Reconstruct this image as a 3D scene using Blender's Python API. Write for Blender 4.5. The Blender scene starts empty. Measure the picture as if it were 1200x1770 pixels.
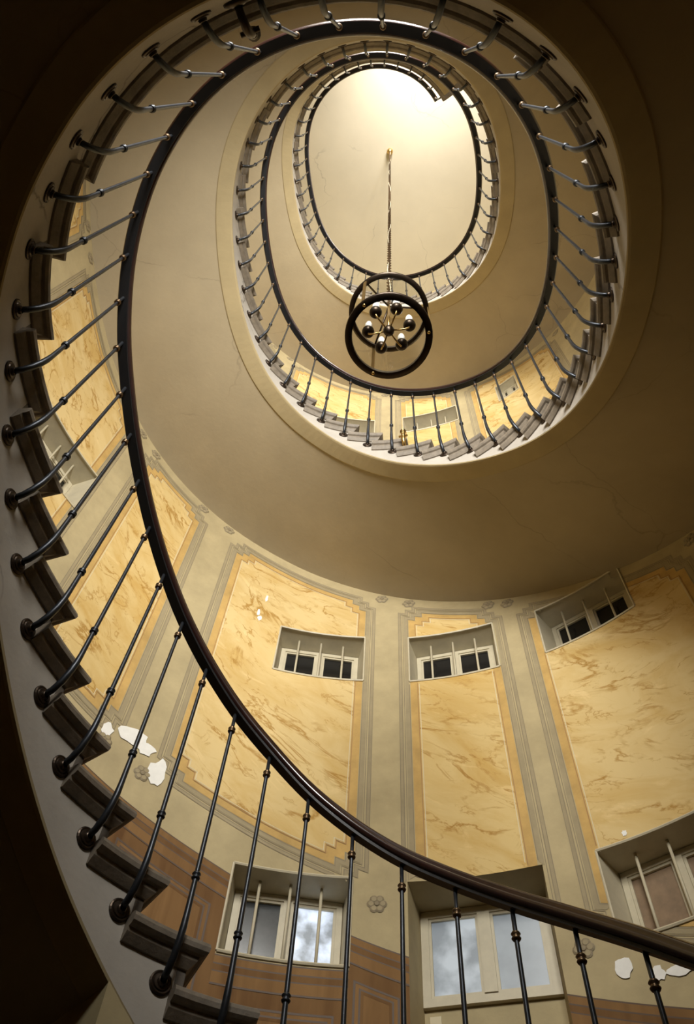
import bpy, math, random
import numpy as np
from mathutils import Matrix, Vector

random.seed(7)
sc = bpy.context.scene
col = sc.collection
ZF = 1.665                 # eye height above the ground floor; all z below are above the floor
# ------------------------------------------------------------------ camera
cam_d = bpy.data.cameras.new('camera'); cam = bpy.data.objects.new('camera', cam_d); col.objects.link(cam)
cam_d.sensor_fit = 'VERTICAL'; cam_d.sensor_height = 24.0; cam_d.lens = 24.0 * 1410.0 / 1770.0
cam_d.clip_start = 0.02; cam_d.clip_end = 200
_e = np.array([0.9989, 0.02202111, -0.04139884]); _g = np.array([0.0, 0.88286837, 0.46962052]); _v = np.array([0.04689129, -0.46910394, 0.88189722])
def _w(c): return Vector((float(_e @ c), float(_g @ c), float(_v @ c)))
right, up, back = _w(np.array([1, 0, 0])), _w(np.array([0, -1, 0])), _w(np.array([0, 0, -1]))
mw = Matrix((right, up, back)).transposed().to_4x4(); mw.translation = (0, 0, ZF)
cam.matrix_world = mw
sc.camera = cam
# ------------------------------------------------------------------ light
sc.view_settings.view_transform = 'Standard'; sc.view_settings.look = 'None'
sc.view_settings.gamma = 1; sc.view_settings.use_curve_mapping = False
sc.view_settings.exposure = 0.0
world = bpy.data.worlds.new('sky'); sc.world = world; world.use_nodes = True
world.node_tree.nodes['Background'].inputs[0].default_value = (0.75, 0.85, 1.0, 1); world.node_tree.nodes['Background'].inputs[1].default_value = 0.02
def daylight(name, loc, size, power, color, toward):
    d = bpy.data.lights.new(name, 'AREA'); d.shape = 'RECTANGLE'; d.size, d.size_y = size; d.energy = power; d.color = color; d.spread = math.radians(125)
    o = bpy.data.objects.new(name, d); col.objects.link(o); o.location = loc
    o.rotation_euler = (Vector(toward) - Vector(loc)).to_track_quat('-Z', 'Z').to_euler()
    return o
WARM = (1.0, .935, .82)
daylight('daylight_first_landing', (-.05, -1.95, 7.05), (1.25, 2.2), 360, WARM, (-.05, 3, 7.1))
daylight('daylight_second_landing', (-.05, -1.95, 12.55), (1.25, 2.2), 420, WARM, (-.05, 3, 12.4))
daylight('daylight_top_landing', (.75, -1.75, 17.75), (1.25, 1.9), 370, WARM, (.2, 3, 17.8))
PLAN = [  # centre line of the balusters in plan, one point per baluster, first is k = -14
    (0.342,-0.253), (0.521,-0.138), (0.673,-0.003), (0.801,0.151), (0.904,0.321), (0.984,0.505), (1.046,0.698), (1.092,0.897), (1.123,1.098),
    (1.135,1.299), (1.123,1.497), (1.083,1.691), (1.012,1.878), (0.913,2.056), (0.788,2.222), (0.642,2.374), (0.478,2.506), (0.3,2.61),
    (0.11,2.68), (-0.085,2.711), (-0.279,2.699), (-0.466,2.645), (-0.64,2.554), (-0.795,2.431), (-0.929,2.284), (-1.04,2.119), (-1.13,1.943),
    (-1.202,1.761), (-1.26,1.575), (-1.306,1.385), (-1.338,1.193), (-1.35,0.999), (-1.337,0.805), (-1.294,0.613), (-1.22,0.43), (-1.114,0.261),
    (-0.981,0.112), (-0.823,-0.014), (-0.644,-0.112), (-0.45,-0.179), (-0.247,-0.213), (-0.04,-0.214), (0.162,-0.179), (0.353,-0.11), (0.527,-0.008),
    (0.68,0.122), (0.809,0.277), (0.912,0.45), (0.993,0.635), (1.055,0.829), (1.101,1.027), (1.132,1.228), (1.144,1.431), (1.133,1.632),
    (1.093,1.827), (1.021,2.013), (0.918,2.182), (0.787,2.331), (0.632,2.456), (0.459,2.554), (0.272,2.624), (0.075,2.666), (-0.125,2.678),
    (-0.325,2.66), (-0.519,2.609), (-0.699,2.526), (-0.859,2.412), (-0.996,2.269), (-1.105,2.104), (-1.19,1.924), (-1.253,1.735), (-1.3,1.543),
    (-1.333,1.348), (-1.352,1.151), (-1.353,0.955), (-1.328,0.761), (-1.276,0.574), (-1.192,0.397), (-1.08,0.236), (-0.944,0.095), (-0.787,-0.022),
    (-0.614,-0.113), (-0.43,-0.176), (-0.237,-0.209), (-0.039,-0.21), (0.159,-0.178), (0.35,-0.114), (0.53,-0.018), (0.69,0.107), (0.826,0.257),
    (0.934,0.428), (1.016,0.614), (1.077,0.811), (1.122,1.014), (1.153,1.221), (1.169,1.429), (1.162,1.637), (1.127,1.839), (1.06,2.033),
    (0.96,2.211), (0.83,2.37), (0.672,2.504), (0.492,2.609), (0.297,2.684), (0.094,2.726), (-0.113,2.733), (-0.315,2.707), (-0.509,2.648),
    (-0.688,2.556), (-0.847,2.435), (-0.982,2.288), (-1.092,2.122), (-1.177,1.943), (-1.242,1.757), (-1.292,1.566), (-1.33,1.374), (-1.358,1.181),
    (-1.37,0.987), (-1.36,0.796), (-1.32,0.61), (-1.246,0.435), (-1.14,0.275), (-1.006,0.136), (-0.849,0.019), (-0.673,-0.073), (-0.48,-0.139),
]
LEVEL = [0.0, 0.99, 1.91, 2.79, 3.65, 4.58, 5.55, 6.59, 7.53, 8.47, 9.39, 10.31, 11.2, 12.06, 12.89, 13.75, 14.58, 15.43, 16.18, 16.83, 17.28, 17.62, 17.72, 17.78, 17.79, 17.76, 17.72, 17.68, 17.64, 17.82, 18.42, 19.23, 20.1, 21.02, 21.94, 22.85, 23.76, 24.72, 25.73, 26.75, 27.79, 28.86, 29.93]  # rail height in risers over one turn of 43 balusters
# ------------------------------------------------------------------ the stair line
Z0, H = 1.5188 + ZF, 0.17184      # underside of the rail at baluster k = 0, height of one riser
KA, KB = -13.0, 118.3             # the railing runs from KA up to KB
S = np.array(PLAN); _sh = S[110 + 14 - 0] - S[67 + 14]
while len(S) < 140:               # the top landing repeats the one below it
    S = np.vstack([S, S[len(S) - 43] + _sh])
LV = np.concatenate([np.array(LEVEL) + 31 * i for i in range(-1, 4)])
def _cr(P, x):
    x = np.asarray(x, float); i = np.clip(np.floor(x).astype(int), 1, len(P) - 3); t = x - i
    if P.ndim == 2: t = t[..., None]
    a, b, c, d = P[i - 1], P[i], P[i + 1], P[i + 2]
    return .5 * (2 * b + (c - a) * t + (2 * a - 5 * b + 4 * c - d) * t ** 2 + (3 * b - a - 3 * c + d) * t ** 3)
def plan(k): return _cr(S, np.asarray(k, float) + 14)
def ztop(k): return Z0 + H * _cr(LV, np.asarray(k, float) + 43)
CEN = np.array([-0.107, 1.245])
def frame(k):
    p = plan(k); t = plan(np.asarray(k) + .3) - plan(np.asarray(k) - .3); t = t / np.linalg.norm(t, axis=-1, keepdims=True)
    n = np.stack([t[..., 1], -t[..., 0]], -1)
    n = n * np.sign(((p - CEN) * n).sum(-1, keepdims=True))
    return p, n, t
def pt(k, d, z):
    p, n, t = frame(k); q = p + n * d
    return (float(q[0]), float(q[1]), float(z))
# ------------------------------------------------------------------ the outer wall line: arc length s, zero below the niche
WD = 1.45
_k = np.arange(33, 76.001, .125)
_p, _n, _t = frame(_k); WP = _p + _n * WD
_gap = WP[0] - WP[-1]; WP = WP + np.clip((_k - 66) / 10, 0, 1)[:, None] * _gap
WSs = np.concatenate([[0], np.cumsum(np.hypot(*np.diff(WP, axis=0).T))]); LOOP = WSs[-1]
WSs = WSs - np.interp(47, _k, WSs); SMIN = WSs[0]
def wrap(s): return (s - SMIN) % LOOP + SMIN
def s_of_k(k): return float(np.interp((k - 33) % 43 + 33, _k, WSs))
def k_of_s(s): return float(np.interp(wrap(s), WSs, _k))
def wxy(s):
    s = wrap(s); return np.array([np.interp(s, WSs, WP[:, 0]), np.interp(s, WSs, WP[:, 1])])
def wframe(s):
    p = wxy(s); t = wxy(s + .06) - wxy(s - .06); t = t / np.hypot(*t); n = np.array([t[1], -t[0]])
    if (p - CEN) @ n < 0: n = -n
    return p, n, t                # n points out of the room
def wpt(s, z, off=0.0):
    p, n, t = wframe(s); q = p - n * off
    return (float(q[0]), float(q[1]), float(z))
# ------------------------------------------------------------------ helpers
def link(name, verts, faces, mats, parent=None, midx=None, smooth=False):
    me = bpy.data.meshes.new(name); me.from_pydata([tuple(v) for v in verts], [], faces); me.validate()
    for m in (mats if isinstance(mats, (list, tuple)) else [mats]): me.materials.append(m)
    if midx is not None:
        for p, i in zip(me.polygons, midx): p.material_index = i
    if smooth:
        for p in me.polygons: p.use_smooth = True
    me.update()
    o = bpy.data.objects.new(name, me); col.objects.link(o)
    if parent is not None: o.parent = parent
    return o
def inst(name, me, parent, mat4=None):
    o = bpy.data.objects.new(name, me); col.objects.link(o); o.parent = parent
    if mat4 is not None: o.matrix_local = mat4
    return o
def empty(name, loc=(0, 0, 0)):
    o = bpy.data.objects.new(name, None); col.objects.link(o); o.location = loc; o.empty_display_size = .1
    return o
def tag(o, label, cat, group=None):
    o['label'] = label; o['category'] = cat
    if group: o['group'] = group
    return o
def structure(o, label=None):
    o['kind'] = 'structure'
    if label: o['label'] = label
    return o
class MB:
    def __init__(s): s.v = []; s.f = []; s.m = []
    def add(s, v, f, m=0):
        b = len(s.v); s.v += [tuple(map(float, q)) for q in v]; s.f += [tuple(b + i for i in q) for q in f]; s.m += [m] * len(f)
    def box(s, lo, hi, M=None, m=0):
        v = [(x, y, z) for z in (lo[2], hi[2]) for y in (lo[1], hi[1]) for x in (lo[0], hi[0])]
        if M is not None: v = [M @ Vector(q) for q in v]
        s.add(v, [(0, 2, 3, 1), (4, 5, 7, 6), (0, 1, 5, 4), (2, 6, 7, 3), (0, 4, 6, 2), (1, 3, 7, 5)], m)
    def tube(s, pts, rad, n=10, m=0, cap=True):
        pts = [Vector(p) for p in pts]; rad = rad if isinstance(rad, (list, tuple)) else [rad] * len(pts)
        rings = []; ref = None
        for i, p in enumerate(pts):
            t = (pts[min(i + 1, len(pts) - 1)] - pts[max(i - 1, 0)]).normalized()
            if ref is None: ref = Vector((1, 0, 0)) if abs(t.x) < .9 else Vector((0, 1, 0))
            a = (ref - t * ref.dot(t)).normalized(); b = t.cross(a); ref = a
            rings.append([p + (a * math.cos(2 * math.pi * j / n) + b * math.sin(2 * math.pi * j / n)) * rad[i] for j in range(n)])
        v = [q for r in rings for q in r]; f = []
        for i in range(len(pts) - 1):
            for j in range(n):
                f.append((i * n + j, i * n + (j + 1) % n, (i + 1) * n + (j + 1) % n, (i + 1) * n + j))
        if cap: f += [tuple(range(n))[::-1], tuple(range((len(pts) - 1) * n, len(pts) * n))]
        s.add(v, f, m)
    def lathe(s, prof, n=20, M=None, m=0):          # prof: (radius, z)
        v = []
        for r, z in prof:
            for j in range(n):
                a = 2 * math.pi * j / n; q = Vector((r * math.cos(a), r * math.sin(a), z)); v.append(M @ q if M is not None else q)
        f = []
        for i in range(len(prof) - 1):
            for j in range(n): f.append((i * n + j, i * n + (j + 1) % n, (i + 1) * n + (j + 1) % n, (i + 1) * n + j))
        s.add(v, f, m)
    def mesh(s, name, mats, smooth=False):
        me = bpy.data.meshes.new(name); me.from_pydata(s.v, [], s.f)
        for m in (mats if isinstance(mats, (list, tuple)) else [mats]): me.materials.append(m)
        for p, i in zip(me.polygons, s.m): p.material_index = i; p.use_smooth = smooth
        me.update(); return me
    def obj(s, name, mats, parent=None, smooth=False):
        return inst(name, s.mesh(name, mats, smooth), parent)
def sweep(ks, prof, closed=False):                  # prof: (d, dz) carried along the stair line
    v = []; f = []; n = len(prof)
    P, N, _ = frame(ks); Zt = ztop(ks)
    for i in range(len(ks)):
        for d, dz in prof: v.append((P[i, 0] + N[i, 0] * d, P[i, 1] + N[i, 1] * d, Zt[i] + dz))
    m = n if closed else n - 1
    for i in range(len(ks) - 1):
        for j in range(m): f.append((i * n + j, i * n + (j + 1) % n, (i + 1) * n + (j + 1) % n, (i + 1) * n + j))
    if closed: f += [tuple(range(n))[::-1], tuple((len(ks) - 1) * n + j for j in range(n))]
    return v, f
# ------------------------------------------------------------------ materials
def mat(name, color, rough=.7, metal=0.0, var=.0, vscale=3.0, bump=0.0, bscale=40.0, coat=0.0, crack=0.0, spec=.5):
    m = bpy.data.materials.new(name); m.use_nodes = True; nt = m.node_tree; b = nt.nodes['Principled BSDF']
    b.inputs['Roughness'].default_value = rough; b.inputs['Metallic'].default_value = metal
    b.inputs['Coat Weight'].default_value = coat; b.inputs['Specular IOR Level'].default_value = spec
    b.inputs['Base Color'].default_value = (*color, 1)
    L = nt.links.new; tc = nt.nodes.new('ShaderNodeTexCoord'); outc = None
    if var > 0:
        n = nt.nodes.new('ShaderNodeTexNoise'); n.inputs['Scale'].default_value = vscale; n.inputs['Detail'].default_value = 8; n.inputs['Roughness'].default_value = .65
        L(tc.outputs['Object'], n.inputs['Vector'])
        r = nt.nodes.new('ShaderNodeValToRGB'); r.color_ramp.elements[0].position = .3; r.color_ramp.elements[1].position = .7
        r.color_ramp.elements[0].color = (*[c * (1 - var) for c in color], 1); r.color_ramp.elements[1].color = (*[min(1, c * (1 + var * .6)) for c in color], 1)
        L(n.outputs['Fac'], r.inputs['Fac']); outc = r.outputs['Color']
    if crack > 0:                                   # sparse hairline cracks in the plaster
        nn = nt.nodes.new('ShaderNodeTexNoise'); nn.inputs['Scale'].default_value = 2.2; nn.inputs['Detail'].default_value = 6; L(tc.outputs['Object'], nn.inputs['Vector'])
        mx = nt.nodes.new('ShaderNodeMix'); mx.data_type = 'VECTOR'; mx.inputs[0].default_value = .28; L(tc.outputs['Object'], mx.inputs[4]); L(nn.outputs['Color'], mx.inputs[5])
        vo = nt.nodes.new('ShaderNodeTexVoronoi'); vo.feature = 'DISTANCE_TO_EDGE'; vo.inputs['Scale'].default_value = 1.1; L(mx.outputs[1], vo.inputs['Vector'])
        cr = nt.nodes.new('ShaderNodeMapRange'); cr.inputs[1].default_value = .0; cr.inputs[2].default_value = .006; cr.inputs[3].default_value = crack; cr.inputs[4].default_value = 0; L(vo.outputs['Distance'], cr.inputs[0])
        n2 = nt.nodes.new('ShaderNodeTexNoise'); n2.inputs['Scale'].default_value = .9; L(tc.outputs['Object'], n2.inputs['Vector'])
        ms = nt.nodes.new('ShaderNodeMapRange'); ms.inputs[1].default_value = .5; ms.inputs[2].default_value = .6; L(n2.outputs['Fac'], ms.inputs[0])
        mu = nt.nodes.new('ShaderNodeMath'); mu.operation = 'MULTIPLY'; L(cr.outputs[0], mu.inputs[0]); L(ms.outputs[0], mu.inputs[1])
        mc = nt.nodes.new('ShaderNodeMix'); mc.data_type = 'RGBA'; L(mu.outputs[0], mc.inputs[0])
        if outc: L(outc, mc.inputs[6])
        else: mc.inputs[6].default_value = (*color, 1)
        mc.inputs[7].default_value = (*[c * .4 for c in color], 1); outc = mc.outputs[2]
    if outc: L(outc, b.inputs['Base Color'])
    if bump > 0:
        n = nt.nodes.new('ShaderNodeTexNoise'); n.inputs['Scale'].default_value = bscale; n.inputs['Detail'].default_value = 5; L(tc.outputs['Object'], n.inputs['Vector'])
        bp = nt.nodes.new('ShaderNodeBump'); bp.inputs['Strength'].default_value = bump; bp.inputs['Distance'].default_value = .01
        L(n.outputs['Fac'], bp.inputs['Height']); L(bp.outputs['Normal'], b.inputs['Normal'])
    return m
def marble(name, light, mid, dark, seed):
    m = bpy.data.materials.new(name); m.use_nodes = True; nt = m.node_tree; b = nt.nodes['Principled BSDF']; L = nt.links.new
    b.inputs['Roughness'].default_value = .8; b.inputs['Specular IOR Level'].default_value = .2
    tc = nt.nodes.new('ShaderNodeTexCoord'); mp = nt.nodes.new('ShaderNodeMapping'); mp.inputs['Location'].default_value = (seed, seed * 1.7, seed * .6)
    mr_ = nt.nodes.new('ShaderNodeMapping'); mr_.inputs['Rotation'].default_value = (.35, .95, .0); L(tc.outputs['Object'], mr_.inputs['Vector'])
    mp.inputs['Scale'].default_value = (2.3, 1.5, .8); L(mr_.outputs[0], mp.inputs['Vector'])
    def noise(scale, detail, rough, dist):
        n = nt.nodes.new('ShaderNodeTexNoise'); n.inputs['Scale'].default_value = scale; n.inputs['Detail'].default_value = detail
        n.inputs['Roughness'].default_value = rough; n.inputs['Distortion'].default_value = dist; L(mp.outputs[0], n.inputs['Vector']); return n.outputs['Fac']
    def remap(src, a, b_, c, d):
        r = nt.nodes.new('ShaderNodeMapRange'); r.inputs[1].default_value = a; r.inputs[2].default_value = b_; r.inputs[3].default_value = c; r.inputs[4].default_value = d; L(src, r.inputs[0]); return r.outputs[0]
    def mix(fac, c1, c2):
        x = nt.nodes.new('ShaderNodeMix'); x.data_type = 'RGBA'; L(fac, x.inputs[0])
        for s, c in ((6, c1), (7, c2)):
            if isinstance(c, tuple): x.inputs[s].default_value = (*c, 1)
            else: L(c, x.inputs[s])
        return x.outputs[2]
    def math_(op, a, v):
        x = nt.nodes.new('ShaderNodeMath'); x.operation = op; L(a, x.inputs[0])
        if isinstance(v, (int, float)): x.inputs[1].default_value = v
        else: L(v, x.inputs[1])
        return x.outputs[0]
    cloud = remap(noise(1.6, 8, .62, .8), .42, .68, 0, 1)
    c = mix(cloud, light, mid)
    pale = remap(noise(2.3, 6, .6, 1.2), .60, .68, 0, .55)
    c = mix(pale, c, tuple(min(1, x * 1.12 + .03) for x in light))
    for sc, w, st, lo in ((1.3, .024, .95, .42), (2.4, .016, .7, .47)):
        ab = math_('ABSOLUTE', math_('SUBTRACT', noise(sc, 10, .58, .9), .5), 0)
        v = remap(ab, 0, w, st, 0)
        c = mix(math_('MULTIPLY', v, remap(noise(sc * 1.8, 3, .5, 0), lo, lo + .15, 0, 1)), c, dark)
    L(c, b.inputs['Base Color'])
    return m
def wood(name, c1, c2, scale):
    m = bpy.data.materials.new(name); m.use_nodes = True; nt = m.node_tree; b = nt.nodes['Principled BSDF']; L = nt.links.new
    b.inputs['Roughness'].default_value = .8; b.inputs['Specular IOR Level'].default_value = .15
    tc = nt.nodes.new('ShaderNodeTexCoord'); mp = nt.nodes.new('ShaderNodeMapping'); mp.inputs['Scale'].default_value = (1, 1, .12); L(tc.outputs['Object'], mp.inputs['Vector'])
    n = nt.nodes.new('ShaderNodeTexNoise'); n.inputs['Scale'].default_value = scale; n.inputs['Detail'].default_value = 7; n.inputs['Distortion'].default_value = .6; L(mp.outputs[0], n.inputs['Vector'])
    r = nt.nodes.new('ShaderNodeValToRGB'); r.color_ramp.elements[0].position = .35; r.color_ramp.elements[1].position = .65
    r.color_ramp.elements[0].color = (*c1, 1); r.color_ramp.elements[1].color = (*c2, 1); L(n.outputs['Fac'], r.inputs['Fac']); L(r.outputs[0], b.inputs['Base Color'])
    return m
def glassy(name, color, alpha, rough=.05):          # thin pane: lets light through and mirrors a little
    m = bpy.data.materials.new(name); m.use_nodes = True; nt = m.node_tree; L = nt.links.new; nt.nodes.remove(nt.nodes['Principled BSDF'])
    t = nt.nodes.new('ShaderNodeBsdfTransparent'); t.inputs[0].default_value = (*color, 1)
    g = nt.nodes.new('ShaderNodeBsdfGlossy'); g.inputs['Roughness'].default_value = rough
    mx = nt.nodes.new('ShaderNodeMixShader'); mx.inputs[0].default_value = alpha
    L(t.outputs[0], mx.inputs[1]); L(g.outputs[0], mx.inputs[2]); L(mx.outputs[0], nt.nodes['Material Output'].inputs[0])
    return m
def glow(name, c1, c2, strength, scale):            # frosted pane with daylight behind it
    m = bpy.data.materials.new(name); m.use_nodes = True; nt = m.node_tree; b = nt.nodes['Principled BSDF']; L = nt.links.new
    b.inputs['Base Color'].default_value = (.2, .22, .24, 1); b.inputs['Roughness'].default_value = .35
    tc = nt.nodes.new('ShaderNodeTexCoord'); n = nt.nodes.new('ShaderNodeTexNoise'); n.inputs['Scale'].default_value = scale; n.inputs['Detail'].default_value = 4; L(tc.outputs['Object'], n.inputs['Vector'])
    r = nt.nodes.new('ShaderNodeValToRGB'); r.color_ramp.elements[0].position = .4; r.color_ramp.elements[1].position = .6
    r.color_ramp.elements[0].color = (*c1, 1); r.color_ramp.elements[1].color = (*c2, 1); L(n.outputs['Fac'], r.inputs['Fac'])
    L(r.outputs[0], b.inputs['Emission Color']); b.inputs['Emission Strength'].default_value = strength
    return m
M = dict(
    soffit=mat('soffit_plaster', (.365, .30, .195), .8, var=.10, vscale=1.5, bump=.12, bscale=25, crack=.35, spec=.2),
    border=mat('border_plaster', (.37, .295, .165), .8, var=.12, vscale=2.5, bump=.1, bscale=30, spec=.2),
    stringer=mat('stringer_plaster', (.42, .385, .34), .8, var=.10, vscale=4, bump=.15, bscale=30, crack=.9, spec=.2),
    wall=mat('wall_paint', (.44, .36, .205), .75, var=.16, vscale=3.5, bump=.06, bscale=60, spec=.2),
    ceiling=mat('ceiling_paint', (.62, .57, .46), .8, var=.08, vscale=.8, crack=.5),
    marble_a=marble('painted_marble', (.64, .475, .21), (.54, .35, .11), (.36, .19, .035), 0),
    marble_b=marble('painted_marble_pale', (.65, .49, .23), (.56, .375, .13), (.37, .20, .04), 3.3),
    ochre=mat('ochre_paint', (.53, .345, .12), .7, var=.2, vscale=6, spec=.2),
    ochre_dark=mat('ochre_line', (.36, .2, .07), .7),
    pale=mat('pale_line', (.62, .54, .36), .7),
    shade=mat('grey_line', (.25, .20, .12), .7, var=.15, vscale=8),
    mould=mat('grey_band', (.34, .28, .17), .7, var=.15, vscale=6, spec=.2),
    dado=wood('dado_wood', (.125, .062, .024), (.20, .11, .045), 9),
    dado_light=wood('dado_light_wood', (.175, .093, .036), (.26, .147, .06), 9),
    dado_dark=mat('dado_line', (.075, .04, .018), .6),
    white=mat('bare_plaster', (.85, .84, .80), .9, var=.06, vscale=20),
    stone=mat('tread_stone', (.20, .165, .125), .6, var=.3, vscale=22, bump=.15, bscale=80),
    riser=mat('riser_stone', (.12, .10, .08), .75, var=.2, vscale=10),
    iron=mat('black_iron', (.045, .05, .06), .38, .7, var=.3, vscale=30),
    bronze=mat('dark_bronze', (.05, .035, .025), .35, .8, var=.3, vscale=20),
    ringbr=mat('collar_bronze', (.14, .09, .05), .35, .8),
    rail=mat('rail_wood', (.028, .009, .007), .28, 0, var=.4, vscale=14, coat=.5),
    railcore=mat('rail_iron', (.012, .012, .014), .5, .3),
    brass=mat('brass', (.62, .42, .16), .3, 1.0),
    cream=mat('cream_wood', (.55, .49, .35), .5, var=.1, vscale=12),
    bulb=mat('milk_bulb', (.92, .92, .9), .25),
    darkglass=mat('dark_pane', (.012, .012, .012), .12, 0, spec=.6),
    greyglass=mat('grey_pane', (.03, .033, .033), .2, 0, var=.6, vscale=7),
    brownpane=mat('brown_board', (.25, .165, .095), .6, var=.3, vscale=10),
    bright=glow('bright_pane', (.10, .12, .15), (.75, .85, 1.0), 1.0, 6),
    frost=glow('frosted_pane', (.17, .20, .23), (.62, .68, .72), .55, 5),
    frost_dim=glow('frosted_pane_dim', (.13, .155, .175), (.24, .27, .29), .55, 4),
    lglass=glassy('lantern_glass', (.93, .93, .9), .22, .03),
    wglass=glassy('window_glass', (.95, .97, 1), .06),
    floor=mat('stone_floor', (.30, .26, .21), .6, var=.2, vscale=4),
)
def zc(z): return z + ZF
# ------------------------------------------------------------------ openings: (s0, s1, z0, z1, depth, splay, left pane, right pane, label)
OPEN = [
    (.38, 1.09, zc(4.97), zc(5.52), .20, .03, 'darkglass', 'darkglass', 3, 'window_1'),
    (-.68, .02, zc(4.95), zc(5.50), .20, .03, 'darkglass', 'darkglass', 3, 'window_2'),
    (-1.77, -1.04, zc(4.93), zc(5.46), .20, .03, 'darkglass', 'darkglass', 3, 'window_3'),
    (.39, 1.09, zc(2.66), zc(3.20), .20, .03, 'greyglass', 'bright', 3, 'window_4'),
    (-1.75, -1.02, zc(2.63), zc(3.17), .20, .03, 'brownpane', 'brownpane', 3, 'window_5'),
    (3.04, 3.76, zc(5.38), zc(5.93), .22, .03, 'darkglass', 'darkglass', 3, 'window_6'),
    (-.74, .00, zc(9.95), zc(10.46), .20, .03, 'darkglass', 'greyglass', 3, 'window_7'),
    (-1.60, -1.31, zc(9.90), zc(10.40), .12, .02, 'darkglass', 'darkglass', 0, 'window_8'),
    (.38, 1.09, zc(9.90), zc(10.40), .20, .03, 'darkglass', 'darkglass', 0, 'window_9'),
]
NICHE = (-.71, .07, zc(.95), zc(3.18), .26)
LANDWIN = []                                        # tall daylight windows over the landings, behind the viewer
sa, sb = sorted((s_of_k(67.9), s_of_k(72.1)))
for i, lv in enumerate((18, 49, 80)):
    zl = Z0 + H * lv - .95
    if i == 2: sa, sb = sorted((s_of_k(70.2), s_of_k(73.6)))
    LANDWIN.append((sa, sb, zl + .75, zl + (2.75 if i == 2 else 3.05)))
CEIL = zc(17.2)
# wall with its openings
def build_wall():
    sbk = set(np.round(np.arange(SMIN, SMIN + LOOP, .1), 4)); zbk = {0.0, CEIL}
    holes = [(o[0], o[1], o[2], o[3]) for o in OPEN] + [NICHE[:4]] + LANDWIN
    for a, b, c, d in holes: sbk |= {a, b}; zbk |= {c, d}
    sbk = sorted(sbk); zbk = sorted(zbk); v = []; f = []; ns = len(sbk); nz = len(zbk)
    for s in sbk:
        for z in zbk: v.append(wpt(s, z))
    for i in range(ns):
        j = (i + 1) % ns; s0 = sbk[i]; s1 = sbk[j] if j else SMIN + LOOP; sm = (s0 + s1) / 2
        for q in range(nz - 1):
            zm = (zbk[q] + zbk[q + 1]) / 2
            if any(a < sm < b and c < zm < d for a, b, c, d in holes): continue
            f.append((i * nz + q, j * nz + q, j * nz + q + 1, i * nz + q + 1))
    return structure(link('wall_outer', v, f, M['wall']), 'curved stair wall painted with yellow marble panels between grey pilasters')
wall = build_wall()
# floor and ceiling inside the wall line
loop_s = np.arange(SMIN, SMIN + LOOP, .15)
structure(link('floor', [wpt(s, 0) for s in loop_s], [tuple(range(len(loop_s)))], M['floor']), 'stone floor of the entrance level')
structure(link('ceiling', [wpt(s, CEIL) for s in loop_s], [tuple(range(len(loop_s)))], M['ceiling']), 'flat cream ceiling at the top of the stairwell')
# ------------------------------------------------------------------ windows
def local(s0, s1):
    sm = (s0 + s1) / 2; p, n, t = wframe(sm)
    return Matrix(((t[0], n[0], 0, p[0]), (t[1], n[1], 0, p[1]), (0, 0, 1, 0), (0, 0, 0, 1)))
def reveal(mb, L, s0, s1, z0, z1, D, sp, m=0, nseg=8, splay_bottom=0.0):
    Li = L.inverted(); bx0 = (Li @ Vector(wpt(s0, 0))).x; bx1 = (Li @ Vector(wpt(s1, 0))).x
    sg = 1 if bx1 > bx0 else -1
    fr = [Li @ Vector(wpt(s0 + (s1 - s0) * i / nseg, 0)) for i in range(nseg + 1)]
    bk = [Vector((bx0 + sg * sp + (bx1 - bx0 - 2 * sg * sp) * i / nseg, D, 0)) for i in range(nseg + 1)]
    for zz, zb in ((z1, z1 - sp), (z0, z0 + splay_bottom)):
        v = []
        for i in range(nseg + 1): v += [L @ Vector((fr[i].x, fr[i].y, zz)), L @ Vector((bk[i].x, bk[i].y, zb))]
        mb.add(v, [(2 * i, 2 * i + 1, 2 * i + 3, 2 * i + 2) for i in range(nseg)], m)
    for a, b in ((fr[0], bk[0]), (fr[-1], bk[-1])):
        mb.add([L @ Vector((a.x, a.y, z0)), L @ Vector((a.x, a.y, z1)), L @ Vector((b.x, b.y, z1 - sp)), L @ Vector((b.x, b.y, z0 + splay_bottom))], [(0, 1, 2, 3)], m)
    xs = sorted((bk[0].x, bk[-1].x)); return xs[0], xs[1]
def casement(root, L, xa, xb, D, za, zb, left, right, bars, t=.035):
    fm = MB(); y0, y1 = D - .03, D + .01
    fm.box((xa, y0, za), (xb, y1, za + t), L); fm.box((xa, y0, zb - t), (xb, y1, zb), L)
    fm.box((xa, y0, za + t), (xa + t, y1, zb - t), L); fm.box((xb - t, y0, za + t), (xb, y1, zb - t), L)
    fm.obj('window_frame', M['cream'], root)
    xm = (xa + xb) / 2; mm = MB(); mm.box((xm - t * .8, y0 - .008, za + t), (xm + t * .8, y1, zb - t), L); mm.obj('mullion', M['cream'], root)
    for k, (a, b, mt) in enumerate(((xa + t, xm - t * .8, right), (xm + t * .8, xb - t, left))):
        lf = MB(); w = .016
        lf.box((a, y0 + .008, za + t), (b, y1, za + t + w), L); lf.box((a, y0 + .008, zb - t - w), (b, y1, zb - t), L)
        lf.box((a, y0 + .008, za + t + w), (a + w, y1, zb - t - w), L); lf.box((b - w, y0 + .008, za + t + w), (b, y1, zb - t - w), L)
        so = lf.obj('sash', M['cream'], root)
        pn = MB(); pn.box((a + w, D - .008, za + t + w), (b - w, D - .002, zb - t - w), L); pn.obj('pane', M[mt], so)
    for i in range(bars):
        x = xa + (xb - xa) * (i + .75) / (bars + .5); bm = MB()
        bm.tube([L @ Vector((x, D * .45, za - .005)), L @ Vector((x, D * .45, zb + .03))], .009, 8); bm.obj('bar', M['cream'], root, True)
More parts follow.
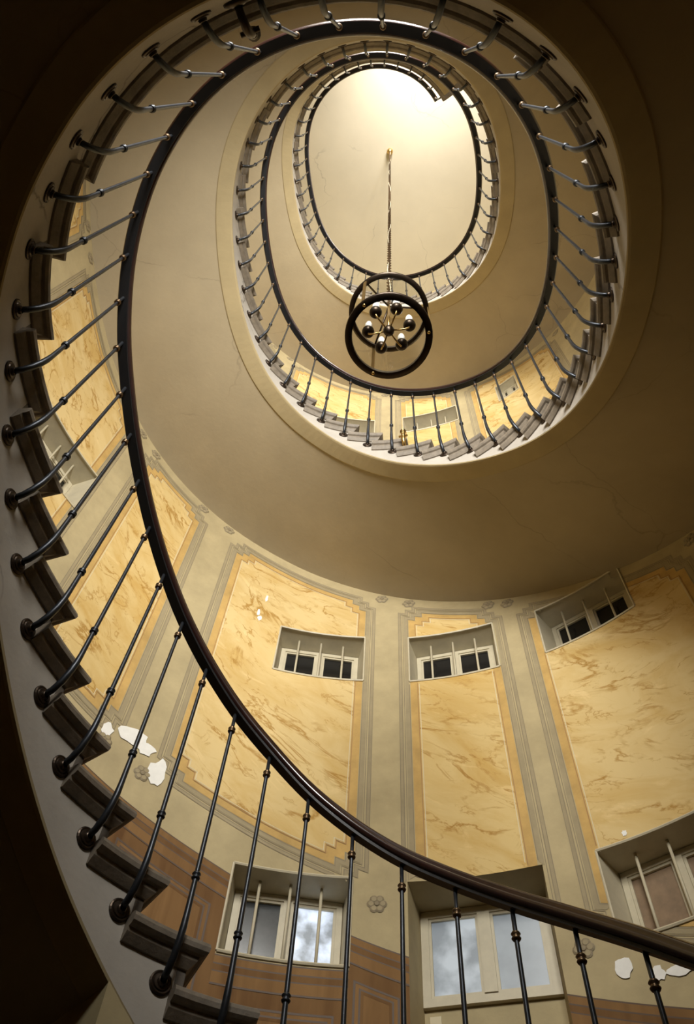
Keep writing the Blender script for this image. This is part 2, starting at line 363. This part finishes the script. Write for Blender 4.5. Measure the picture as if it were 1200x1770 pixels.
for s0, s1, z0, z1, D, sp, lp, rp, nb, nm in OPEN:
    L = local(s0, s1); mb = MB(); xa, xb = reveal(mb, L, s0, s1, z0, z1, D, sp, splay_bottom=-.05)
    root = structure(mb.obj(nm, M['cream'], None))
    # sign of local x: +x is +s; in the photograph +s runs to the left
    casement(root, L, xa, xb, D, z0 - .05, z1 - sp, lp, rp, nb)
    em = MB(); Li = L.inverted()                    # thin wooden bead round the opening
    for zz in (z0, z1):
        em.tube([wpt(s0 + (s1 - s0) * i / 8, zz, .004) for i in range(9)], .010, 6)
    for ss in (s0, s1): em.tube([wpt(ss, z0, .004), wpt(ss, z1, .004)], .008, 6)
    em.obj('bead', M['cream'], root)
LBL = {'window_1': 'small barred window with black panes, high on the wall left of the centre pilaster', 'window_2': 'small barred window with black panes, high on the wall in the narrow centre panel',
       'window_3': 'small barred window with black panes, high on the right, in shade', 'window_4': 'barred window behind the balusters, one pane grey and one bright',
       'window_5': 'barred window with brown boards behind, at the right edge', 'window_6': 'barred window behind the treads at the left edge',
       'window_7': 'small window seen between balusters of the second turn', 'window_8': 'narrow window seen behind the second turn on the right', 'window_9': 'window mostly hidden behind treads of the second turn'}
for n_, l_ in LBL.items(): bpy.data.objects[n_]['label'] = l_
# the niche with two frosted panes
s0, s1, z0, z1, D = NICHE; L = local(s0, s1); mb = MB(); xa, xb = reveal(mb, L, s0, s1, z0, z1, D, .02)
niche = structure(mb.obj('window_10', M['wall'], None), 'tall wall niche with two frosted panes behind the handrail')
bw = MB(); bw.box((xa, D, z0), (xb, D + .03, zc(2.60)), L); bw.obj('niche_back', M['wall'], niche)
casement(niche, L, xa, xb, D, zc(2.60), z1 - .02, 'frost', 'frost_dim', 0, .045)
for za, zb, mt in ((zc(2.36), zc(2.44), 'dado_light'), (zc(2.31), zc(2.36), 'dado_dark'), (zc(2.22), zc(2.31), 'dado_light'), (z0, zc(2.22), 'dado')):
    dm = MB(); dm.box((xa, D - .012, za), (xb, D, zb), L); dm.obj('niche_dado', M[mt], niche)
pm = MB(); pm.box((xb - .09, D - .012, zc(2.50)), (xb - .03, D - .002, zc(2.56)), L); pm.obj('plate', M['pale'], niche)
# landing windows
for i, (a, b, c, d) in enumerate(LANDWIN):
    L = local(a, b); mb = MB(); xa, xb = reveal(mb, L, a, b, c, d, .2, .0)
    root = structure(mb.obj('window_%d' % (11 + i), M['cream'], None), 'tall landing window that lets in the daylight, %s landing' % ('first', 'second', 'top')[i])
    casement(root, L, xa, xb, .2, c, d, 'wglass', 'wglass', 0, .05)
# ------------------------------------------------------------------ painted decoration on the wall
def outline(s0, s1, zb, zt, i, nt, nb):             # panel outline inset by i, stepped corners nt (top) and nb (bottom)
    def run(a, b, f, o, n):
        return [(a + (b - a) * q / n, f(a + (b - a) * q / n) + o) for q in range(n)]
    a, b = s0 + i, s1 - i; P = []; ns = max(6, int((s1 - s0) / .06)); h = nt / 2; g = nb / 2
    P += [(a, zb(a) + i + nb)] if nb == 0 else [(a, zb(a) + i + nb), (a + g, zb(a + g) + i + nb), (a + g, zb(a + g) + i + g), (a + nb, zb(a + nb) + i + g)]
    P += run(a + nb, b - nb, zb, i, ns)
    P += [(b, zb(b) + i)] if nb == 0 else [(b - nb, zb(b - nb) + i), (b - nb, zb(b - nb) + i + g), (b - g, zb(b - g) + i + g), (b - g, zb(b - g) + i + nb), (b, zb(b) + i + nb)]
    P += [(b, zt(b) - i)] if nt == 0 else [(b, zt(b) - i - nt), (b - h, zt(b - h) - i - nt), (b - h, zt(b - h) - i - h), (b - nt, zt(b - nt) - i - h)]
    P += run(b - nt, a + nt, zt, -i, ns)
    P += [(a, zt(a) - i)] if nt == 0 else [(a + nt, zt(a + nt) - i), (a + nt, zt(a + nt) - i - h), (a + h, zt(a + h) - i - h), (a + h, zt(a + h) - i - nt), (a, zt(a) - i - nt)]
    return P
HOLES = [(o[0], o[1], o[2], o[3]) for o in OPEN] + [NICHE[:4]]
def clip_field(name, s0, s1, zb, zt, i, nt, nb, off, mt, parent):
    a, b = s0 + i, s1 - i
    cuts = [a, b, a + nt / 2, a + nt, b - nt / 2, b - nt, a + nb / 2, a + nb, b - nb / 2, b - nb] + list(np.linspace(a, b, max(5, int((b - a) / .06))))
    for h in HOLES: cuts += [x for x in h[:2] if a < x < b]
    cuts = sorted(set(round(x, 5) for x in cuts)); v = []; f = []
    for c, d in zip(cuts[:-1], cuts[1:]):
        if d - c < 1e-4: continue
        m = (c + d) / 2; e = min(m - a, b - m)
        l = lambda s: zb(s) + i + (nb if e < nb / 2 else nb / 2 if e < nb else 0)
        h = lambda s: zt(s) - i - (nt if e < nt / 2 else nt / 2 if e < nt else 0)
        segs = [(l(c), l(d), h(c), h(d))]
        for hs0, hs1, hz0, hz1 in HOLES:
            if not hs0 < m < hs1: continue
            new = []
            for lc, ld, hc, hd in segs:
                if hz1 <= min(lc, ld) or hz0 >= max(hc, hd): new.append((lc, ld, hc, hd)); continue
                if hz0 > max(lc, ld): new.append((lc, ld, hz0, hz0))
                if hz1 < min(hc, hd): new.append((hz1, hz1, hc, hd))
            segs = new
        for lc, ld, hc, hd in segs:
            q = len(v); v += [wpt(c, lc, off), wpt(d, ld, off), wpt(d, hd, off), wpt(c, hc, off)]; f.append((q, q + 1, q + 2, q + 3))
    return link(name, v, f, mt, parent)
def in_hole(s, z, pad=0.0):
    return any(a - pad < s < b + pad and c - pad < z < d + pad for a, b, c, d in HOLES)
def clip_ring(name, s0, s1, zb, zt, bands, nt, nb, parent):
    V = []; F = []; I = []; ml = []
    for a, b, mt, off in bands:
        if mt not in ml: ml.append(mt)
        oa, ob = outline(s0, s1, zb, zt, a, nt, nb), outline(s0, s1, zb, zt, b, nt, nb); n = len(oa); q = len(V)
        V += [wpt(s, z, off) for s, z in oa] + [wpt(s, z, off) for s, z in ob]
        for i in range(n):
            j = (i + 1) % n; cen = [(oa[i][c] + oa[j][c] + ob[i][c] + ob[j][c]) / 4 for c in (0, 1)]
            L_ = math.hypot(oa[i][0] - oa[j][0], oa[i][1] - oa[j][1])
            if L_ > .5:                              # long uprights are cut into pieces so that openings interrupt them
                N_ = int(L_ / .05)
                for t in range(N_):
                    p = [tuple(x[0] + (y[0] - x[0]) * u if c == 0 else x[1] + (y[1] - x[1]) * u for c in (0, 1)) for x, y in ((oa[i], oa[j]), (ob[i], ob[j])) for u in (t / N_, (t + 1) / N_)]
                    cs, cz = sum(x[0] for x in p) / 4, sum(x[1] for x in p) / 4
                    if in_hole(cs, cz, .012): continue
                    w = len(V); V += [wpt(s, z, off) for s, z in p]; F.append((w, w + 1, w + 3, w + 2)); I.append(ml.index(mt))
            elif not in_hole(*cen, .012):
                F.append((q + i, q + j, q + n + j, q + n + i)); I.append(ml.index(mt))
    return link(name, V, F, [M[m] for m in ml], parent, I)
def rosette_mesh():
    mb = MB()
    for q in range(6):
        a = q * math.pi / 3; c = Vector((.028 * math.cos(a), .028 * math.sin(a), 0))
        n = 10; v = [c + Vector((.021 * math.cos(2 * math.pi * j / n), .021 * math.sin(2 * math.pi * j / n), .001)) for j in range(n)] + [c + Vector((.012 * math.cos(2 * math.pi * j / n), .012 * math.sin(2 * math.pi * j / n), .006)) for j in range(n)]
        mb.add(v, [(j, (j + 1) % n, n + (j + 1) % n, n + j) for j in range(n)], 0); mb.add(v[n:], [tuple(range(n))], 1)
    mb.lathe([(.014, .002), (.011, .008), (.0001, .01)], 10, None, 0)
    return mb.mesh('rosette', [M['shade'], M['mould']])
ROS = rosette_mesh()
def rosette(s, z, parent):
    p, n, t = wframe(s)
    return inst('rosette', ROS, parent, Matrix(((t[0], 0, -n[0], p[0] - n[0] * .002), (t[1], 0, -n[1], p[1] - n[1] * .002), (0, 1, 0, z), (0, 0, 0, 1))) @ Matrix.Diagonal((1.2, 1.2, 1, 1)))
BAYS = [(-3.35, -2.60), (-2.23, -.95), (-.71, .04), (.36, 1.65), (2.03, 2.75), (3.05, 4.40), (4.75, 5.50)]
BANDS = [(-.088, -.083, 'shade', .0025), (-.083, -.066, 'mould', .002), (-.066, -.060, 'shade', .0025), (-.050, -.045, 'shade', .0025), (-.040, -.010, 'mould', .002), (-.010, -.004, 'shade', .0025)]
for story in (0, 1):
    up = 5.327 * story
    ksof = lambda s: float(ztop(k_of_s(s)) + 5.327 * (story - 0))     # rail line of the turn above this wall
    for bi, (a, b) in enumerate(BAYS):
        if story == 1 and (b < -2.3 or a > 2.9): continue
        ks_ = lambda s, u=up: float(ztop(k_of_s(s))) + u
        zt = lambda s, u=up: float(ztop(k_of_s(s))) + u - 1.38 - .22
        zb = lambda s, u=up: float(ztop(k_of_s(s))) + u - 4.78 + .40
        a2, b2 = a + .025, b - .025
        nt = .12
        f_ = clip_field('painted_panel', a2, b2, zb, zt, .0, nt, nt, .0015, M['ochre'], wall)
        clip_field('marble_field', a2 + .06, b2 - .06, lambda s: zb(s) + .06, lambda s: zt(s) - .06, 0, nt, nt, .003, M['marble_b' if bi % 2 else 'marble_a'], f_)
        clip_ring('panel_moulding', a2, b2, zb, zt, BANDS, nt, nt, f_)
        clip_ring('panel_line', a2, b2, zb, zt, [(.052, .058, 'ochre_dark', .004), (.066, .071, 'pale', .0045)], nt, nt, f_)
        wide = .14 if b - a > 1 else -.01
        for ss in (a2 - wide, b2 + wide):
            for zz in (ks_(ss) - 1.47, ks_(ss) - 4.53):
                if not in_hole(ss, zz, .05): rosette(ss, zz, f_)
# dado: faux wood below a sloping moulding
def strip(name, sa, sb, za, zb, off, mt, parent, thick=True):
    n = max(2, int((sb - sa) / .06)); v = []; f = []
    for i in range(n + 1):
        s = sa + (sb - sa) * i / n
        v += [wpt(s, za(s), off), wpt(s, zb(s), off)]
    for i in range(n):
        sm = sa + (sb - sa) * (i + .5) / n; zm = (za(sm) + zb(sm)) / 2
        if in_hole(sm, zm): continue
        f.append((2 * i, 2 * i + 2, 2 * i + 3, 2 * i + 1))
    return link(name, v, f, M[mt], parent)
dz = lambda s: float(ztop(k_of_s(s))) - 4.78
def zfl(s): return dz(s) - 1.75
for sa_, sb_ in ((-3.6, NICHE[0]), (NICHE[1], .385), (.385, 1.095), (1.095, 3.6)):
    low = zc(2.60) if (sa_, sb_) == (.385, 1.095) else None
    top = (lambda s: min(dz(s), zc(2.64))) if low else dz
    d_ = strip('dado', sa_, sb_, zfl, top, .003, 'dado', wall)
    for o0, o1, mt in ((-.008, .0, 'dado_dark'), (-.045, -.008, 'dado_light'), (-.053, -.045, 'dado_dark'), (-.085, -.053, 'dado'), (-.092, -.085, 'dado_dark'), (-.15, -.092, 'dado_light'), (-.16, -.15, 'dado_dark')):
        strip('dado_moulding', sa_, sb_, (lambda s, o=o0: top(s) + o), (lambda s, o=o1: top(s) + o), .005, mt, d_)
for a, b in ((-2.2, -1.5), (-1.42, -.8), (.12, .36), (.45, 1.04), (1.17, 1.78), (1.86, 2.5), (2.58, 3.2)):
    t_ = lambda s: min(dz(s), zc(2.64) if .385 < s < 1.095 else 99) - .24
    b_ = lambda s: t_(s) - .75
    f_ = clip_field('dado_panel', a, b, b_, t_, 0, .0, .0, .005, M['dado_light'], wall)
    clip_ring('dado_panel_line', a, b, b_, t_, [(0, .012, 'dado_dark', .006), (.03, .04, 'dado_dark', .006), (.04, .055, 'dado', .006)], 0, 0, f_)
# places where the paint has fallen off
def patch(s, z, w, h, seed, mt='white'):
    r = random.Random(seed); n = 15; P = []
    for j in range(n):
        a = 2 * math.pi * j / n; q = .75 + .45 * r.random(); P.append((s + w * q * math.cos(a), z + h * q * math.sin(a)))
    v = [wpt(x, y, .006) for x, y in P] + [wpt(s, z, .006)]
    link('peeled_patch', v, [(j, (j + 1) % n, n) for j in range(n)], M[mt], wall)
for i, (s, z, w, h) in enumerate([(1.90, 3.85, .10, .07), (1.80, 3.80, .07, .05), (1.68, 3.66, .055, .11), (2.07, 3.80, .04, .06), (-1.0, 2.50, .045, .06), (-1.16, 2.43, .03, .035), (-1.27, 2.42, .07, .03), (-1.22, 2.52, .05, .02), (-1.2, 3.22, .015, .02),
                                  (1.26, 5.85, .012, .05), (1.28, 5.55, .02, .03), (1.30, 5.62, .012, .05), (3.2, 4.85, .03, .06)]):
    patch(s, zc(z), w, h, i)
# ------------------------------------------------------------------ steps
DS, DT = .095, .035               # stringer face and tread edge, out from the baluster line
NOSE = {i: i + .38 for i in range(0, 15)}
NOSE.update({15: 15.8, 16: 17.15, 17: 18.6, 18: 20.1, 19: 29.7, 20: 31.1, 21: 32.5, 22: 33.85, 23: 35.1, 24: 36.35, 25: 37.45, 26: 38.45, 27: 39.45, 28: 40.45, 29: 41.42, 30: 42.4})
def nose(m): return NOSE[m % 31] + 43 * (m // 31)
def ztread(m): return Z0 + H * m - .95
TPROF = [(.012, 0), (.004, -.006), (0, -.02), (.003, -.036), (.013, -.046), (.026, -.05), (.03, -.064), (.042, -.08), (.05, -.09)]
def tread(name, m, ka, kb, parent, mt, dout=1.47):
    z = ztread(m); n = max(3, int((kb - ka) / .35)); V = []; F = []; R_ = len(TPROF)
    arc = float(np.hypot(*(plan(min(ka + 1, kb)) - plan(ka)))) / (min(ka + 1, kb) - ka)
    for ins, dzz in TPROF:        # per level: inner run, then outer run
        k0 = ka + ins / arc; ks_ = [k0 + (kb - k0) * i / n for i in range(n + 1)]
        V += [pt(k, DT + ins, z + dzz) for k in ks_] + [pt(k, dout, z + dzz) for k in ks_]
    W_ = 2 * (n + 1)
    for r in range(R_ - 1):
        a, b = r * W_, (r + 1) * W_
        for i in range(n): F.append((a + i, b + i, b + i + 1, a + i + 1))
        F.append((a, a + n + 1, b + n + 1, b)); F.append((a + n, b + n, b + 2 * n + 1, a + 2 * n + 1))
    for a in (0, (R_ - 1) * W_):
        for i in range(n): F.append((a + i, a + i + 1, a + n + 2 + i, a + n + 1 + i))
    return link(name, V, F, mt, parent)
def riser(m, parent):
    k = nose(m); p, nn, t = frame(k); arc = float(np.hypot(*(plan(k + .5) - plan(k - .5))))
    ka, kb = k + .05 / arc, k + .08 / arc; z0, z1 = ztread(m - 1) - .0, ztread(m) - .09
    v = [pt(kk, d, z) for kk in (ka, kb) for d in (DS - .001, 1.47) for z in (z0, z1)]
    return link('riser', v, [(0, 1, 3, 2), (4, 6, 7, 5), (0, 4, 5, 1), (2, 3, 7, 6), (0, 2, 6, 4), (1, 5, 7, 3)], M['riser'], parent)
SB = -1.385                       # soffit below the rail line
def carcass(root, ka, kb, mlist):
    n = int((kb - ka) * 4) + 1; ks = np.linspace(ka, kb, n)
    # stringer face with a stepped upper edge
    v = []; f = []
    segs = []
    edges = [(nose(m), m) for m in mlist]
    bounds = sorted(set([ka, kb] + [min(max(e + .3, ka), kb) for e, _ in edges]))
    for a, b in zip(bounds[:-1], bounds[1:]):
        if b - a < 1e-4: continue
        mm = max([m for e, m in edges if e + .3 <= (a + b) / 2 + 1e-6] or [min(mlist) - 1])
        q = max(1, int((b - a) * 4))
        for i in range(q + 1):
            k = a + (b - a) * i / q; zt_ = max(ztread(mm) - .05, float(ztop(k)) + SB + .02)
            zb_ = float(ztop(k)) + SB; w = len(v)
            v += [pt(k, DS, zb_), pt(k, DS, zt_)]
            if i: f.append((w - 2, w, w + 1, w - 1))
    link('stringer', v, f, M['stringer'], root)
    # moulded lower edge and plain border, then the soffit proper
    v, f = sweep(ks, [(DS, SB), (DS + .004, SB - .010), (DS + .016, SB - .014), (.245, SB - .014), (.255, SB - .006), (.256, SB + .01)])
    link('soffit_border', v, f, M['border'], root)
    v, f = sweep(ks, [(.25, SB), (.55, SB + .004), (.9, SB + .004), (1.2, SB + .004), (1.40, SB), (1.50, SB - .02)])
    link('soffit', v, f, M['soffit'], root, smooth=True)
FLIGHTS = [(-12, 17, 'lowest stair flight, rising from the bottom right round the left side'), (19, 48, 'middle stair flight, curving below the lantern'), (50, 79, 'topmost stair flight, smallest ring round the ceiling')]
for i, (ma, mb_, lb) in enumerate(FLIGHTS):
    root = tag(empty('stair_flight', pt(nose(ma), .7, ztread(ma) - .5)), lb, 'stairs', 'flights of the winding staircase')
    root.location = (0, 0, 0)
    for m in range(ma, mb_ + 1):
        tread('tread', m, nose(m), nose(m + 1) + .45, root, M['stone']); riser(m, root)
    riser(mb_ + 1, root)
    carcass(root, nose(ma) + .0, nose(mb_ + 1) + .3, list(range(ma, mb_ + 1)))
for i, m in enumerate((18, 49, 80)):
    ka, kb = nose(m), (nose(m + 1) if i < 2 else KB)
    root = tag(empty('stair_landing'), ('first landing, dark underside close overhead at the top of the view', 'second landing, behind the lantern chain at the top of the second turn', 'top landing with a cut-off end beside the ceiling')[i], 'landing', 'landings of the staircase')
    tread('landing_slab', m, ka, kb + (.45 if i < 2 else 0), root, M['stone'])
    carcass(root, ka + .3, kb + (.0 if i < 2 else 0), [m])
    if i == 2:                    # end of the top landing slab
        zt_, zb_ = ztread(m) - .05, float(ztop(kb)) + SB
        v = [pt(kb, d, z) for d in (DS, 1.48) for z in (zb_ - .014, zt_)]
        link('landing_end', v, [(0, 1, 3, 2)], M['border'], root)
# solid wall under the first steps
kw = 8.8; ks = np.linspace(-13.2, kw, 80); v = []; f = []
for i, k in enumerate(ks):
    v += [pt(k, DS + .002, 0), pt(k, DS + .002, max(.0, float(ztop(k)) + SB))]
    if i: f.append((2 * i - 2, 2 * i, 2 * i + 1, 2 * i - 1))
b = len(v); v += [pt(kw, DS + .002, 0), pt(kw, 1.48, 0), pt(kw, 1.48, float(ztop(kw)) + SB), pt(kw, DS + .002, float(ztop(kw)) + SB)]; f.append((b, b + 1, b + 2, b + 3))
structure(link('wall_understair', v, f, M['wall']), 'plastered wall closing the space under the first steps')
# ------------------------------------------------------------------ railing
rl = tag(empty('stair_railing'), 'continuous iron railing with dark wooden handrail winding up the stairwell', 'railing')
ks = np.linspace(KA, KB, int((KB - KA) * 5))
RP = [(-.018, .012), (-.027, .018), (-.031, .030), (-.029, .040), (-.024, .046), (-.026, .054), (-.020, .066), (-.008, .073), (.008, .073), (.020, .066), (.026, .054), (.024, .046), (.029, .040), (.031, .030), (.027, .018), (.018, .012)]
RP = [(d * 1.22, .012 + (z - .012) * 1.15) for d, z in RP]
v, f = sweep(ks, RP, True); link('handrail', v, f, M['rail'], rl, smooth=True)
v, f = sweep(ks, [(-.024, -.002), (-.024, .013), (.024, .013), (.024, -.002)], True); link('rail_core', v, f, M['railcore'], rl)
bm = MB()
bm.tube([(0, 0, .0), (0, 0, -.10), (0, 0, -.83), (0, 0, -1.0), (.002, 0, -1.05), (.010, 0, -1.095), (.028, 0, -1.145), (.055, 0, -1.18), (.092, 0, -1.20)], [.008, .008, .0095, .011, .0125, .013, .013, .0125, .012], 10)
ME_B = bm.mesh('baluster', M['iron'], True)
bm = MB(); Mx = Matrix.Translation((.094, 0, -1.20)) @ Matrix.Rotation(-math.pi / 2, 4, 'Y')
bm.lathe([(.0001, .0), (.041, .0), (.041, .006), (.036, .009), (.030, .008), (.027, .012), (.018, .013), (.015, .022), (.012, .024)], 22, Mx); ME_R = bm.mesh('mount_rosette', M['bronze'], False)
def collar(z, r):
    b_ = MB(); b_.lathe([(.006, z - .016), (r * .8, z - .014), (r, z - .008), (r * .75, z - .003), (r * .75, z + .003), (r, z + .008), (r * .8, z + .014), (.006, z + .016)], 14); return b_
ME_U = collar(-.10, .0165).mesh('collar', M['ringbr'], True); ME_L = collar(-.85, .0165).mesh('collar', M['iron'], True)
for k in range(-12, 119):
    p, n, t = frame(float(k)); z = float(ztop(k))
    b_ = inst('baluster', ME_B, rl, Matrix(((n[0], -n[1], 0, p[0]), (n[1], n[0], 0, p[1]), (0, 0, 1, z), (0, 0, 0, 1))))
    inst('mount_rosette', ME_R, b_); inst('upper_collar', ME_U, b_); inst('lower_collar', ME_L, b_)
# small brass taps on the stringer
for k, lb in ((24.6, 'small brass gas tap bracket under the first landing'), (46.5, 'small brass gas tap bracket on the white stringer of the second turn')):
    root = tag(empty('gas_tap'), lb, 'tap', 'gas taps on the stringer'); p, n, t = frame(k); z = float(ztop(k)) - 1.15
    F_ = Matrix(((-n[0], t[0], 0, p[0] + n[0] * DS), (-n[1], t[1], 0, p[1] + n[1] * DS), (0, 0, 1, z), (0, 0, 0, 1)))
    root.matrix_world = F_ @ Matrix.Diagonal((1.7, 1.7, 1.7, 1))
    mt = M['brass'] if k > 40 else M['bronze']
    a = MB(); a.lathe([(.0001, 0), (.03, 0), (.03, .006), (.012, .012)], 14, Matrix.Rotation(math.pi / 2, 4, 'Y')); a.obj('back_plate', mt, root, True)
    a = MB(); a.tube([(.0, 0, 0), (.03, 0, 0), (.055, 0, .015), (.06, 0, .05), (.06, 0, .10)], [.009, .009, .010, .012, .009], 10); a.obj('spout', mt, root, True)
    a = MB(); a.lathe([(.0001, -.03), (.010, -.026), (.013, -.015), (.008, -.004), (.016, .006), (.012, .018), (.0001, .022)], 12, Matrix.Translation((.06, 0, .10))); a.obj('finial', mt, root, True)
    a = MB(); a.tube([(.058, -.022, .055), (.058, .022, .055)], .006, 8); a.obj('tap_key', mt, root, True)
# ------------------------------------------------------------------ lantern
LX, LY = .022, 1.25; zb_, zt_ = zc(4.39), zc(4.93); R = .232
ln = tag(empty('hanging_lantern', (LX, LY, zb_)), 'round glass lantern with dark rings hanging on a long chain', 'lantern')
hh = zt_ - zb_
def ring(z, ro, ri, hgt, nm, mt):
    a = MB(); a.lathe([(ri, z), (ro, z), (ro + .004, z + hgt * .5), (ro, z + hgt), (ri, z + hgt), (ri, z)], 48); return a.obj(nm, M[mt], ln, True)
rb = ring(0, R + .006, R - .030, .03, 'bottom_ring', 'bronze'); rt_ = ring(hh - .03, R + .006, R - .022, .03, 'top_ring', 'bronze')
a = MB(); a.lathe([(R - .012, .03), (R - .012, hh - .03)], 48); a.obj('glass_cylinder', M['lglass'], ln, True)
for q in range(3):
    an = math.radians(-128 + 120 * q); a = MB()
    a.box((-.010, -.003, .0), (.010, .003, hh), Matrix.Translation((math.cos(an) * (R + .002), math.sin(an) * (R + .002), 0)) @ Matrix.Rotation(an + math.pi / 2, 4, 'Z')); so = a.obj('strut', M['brass'], ln)
    a = MB(); a.lathe([(.0001, -.014), (.008, -.012), (.010, -.004), (.008, 0)], 10, Matrix.Translation((math.cos(an) * (R - .012), math.sin(an) * (R - .012), 0))); a.obj('screw', M['brass'], so, True)
a = MB(); a.tube([(0, 0, .12), (0, 0, hh + .16)], .008, 10); a.obj('stem', M['brass'], ln, True)
a = MB(); a.lathe([(.0001, .085), (.012, .09), (.028, .11), (.032, .13), (.028, .15), (.014, .165), (.010, .19), (.0001, .19)], 18); a.obj('hub', M['bronze'], ln, True)
for q in range(6):
    an = 2 * math.pi * q / 6 - .17; c_, s_ = math.cos(an), math.sin(an); rr = .118
    a = MB(); a.tube([(c_ * .02, s_ * .02, .135), (c_ * .05, s_ * .05, .115), (c_ * .09, s_ * .09, .112), (c_ * .112, s_ * .112, .125), (c_ * rr, s_ * rr, .15)], .0048, 8); ar = a.obj('arm', M['brass'], ln, True)
    T_ = Matrix.Translation((c_ * rr, s_ * rr, 0))
    a = MB(); a.lathe([(.0001, .140), (.016, .142), (.030, .152), (.036, .170), (.034, .190), (.028, .195), (.0001, .19)], 18, T_); a.obj('cup', M['bronze'], ar, True)
    a = MB(); a.lathe([(.0001, .19), (.011, .19), (.013, .25), (.020, .285), (.022, .31), (.016, .35), (.0001, .366)], 14, T_); a.obj('bulb', M['bulb'], ar, True)
for q in range(3):                # bars that carry the rings
    an = math.radians(-128 + 120 * q); a = MB()
    a.tube([(math.cos(an) * (R - .01), math.sin(an) * (R - .01), hh - .015), (math.cos(an) * .1, math.sin(an) * .1, hh + .06), (0, 0, hh + .14)], .006, 8); a.obj('hanger', M['bronze'], ln, True)
# chain: links near the lantern, cord beside it
lk = MB(); n_l = int((CEIL - zt_ - .2) / .048)
for q in range(n_l):
    z = hh + .16 + q * .048; pts = []
    for j in range(9):
        a_ = 2 * math.pi * j / 8; x = .014 * math.cos(a_); w = .028 * math.sin(a_)
        pts.append((x, 0, z + .024 + w) if q % 2 else (0, x, z + .024 + w))
    lk.tube(pts, .0042, 4, cap=False)
ch = lk.obj('chain', M['ringbr'], ln)
cd = MB(); cd.tube([(.012 * math.sin(i * .9), .012 * math.cos(i * .7), hh + .16 + (CEIL - zt_ - .2) * i / 60) for i in range(61)], .0035, 6); cd.obj('cord', M['cream'], ln)
cn = MB(); cn.lathe([(.0001, CEIL - zb_ - .09), (.02, CEIL - zb_ - .085), (.055, CEIL - zb_ - .05), (.06, CEIL - zb_ - .02), (.045, CEIL - zb_), (.0001, CEIL - zb_)], 20); cn.obj('canopy', M['brass'], ln, True)
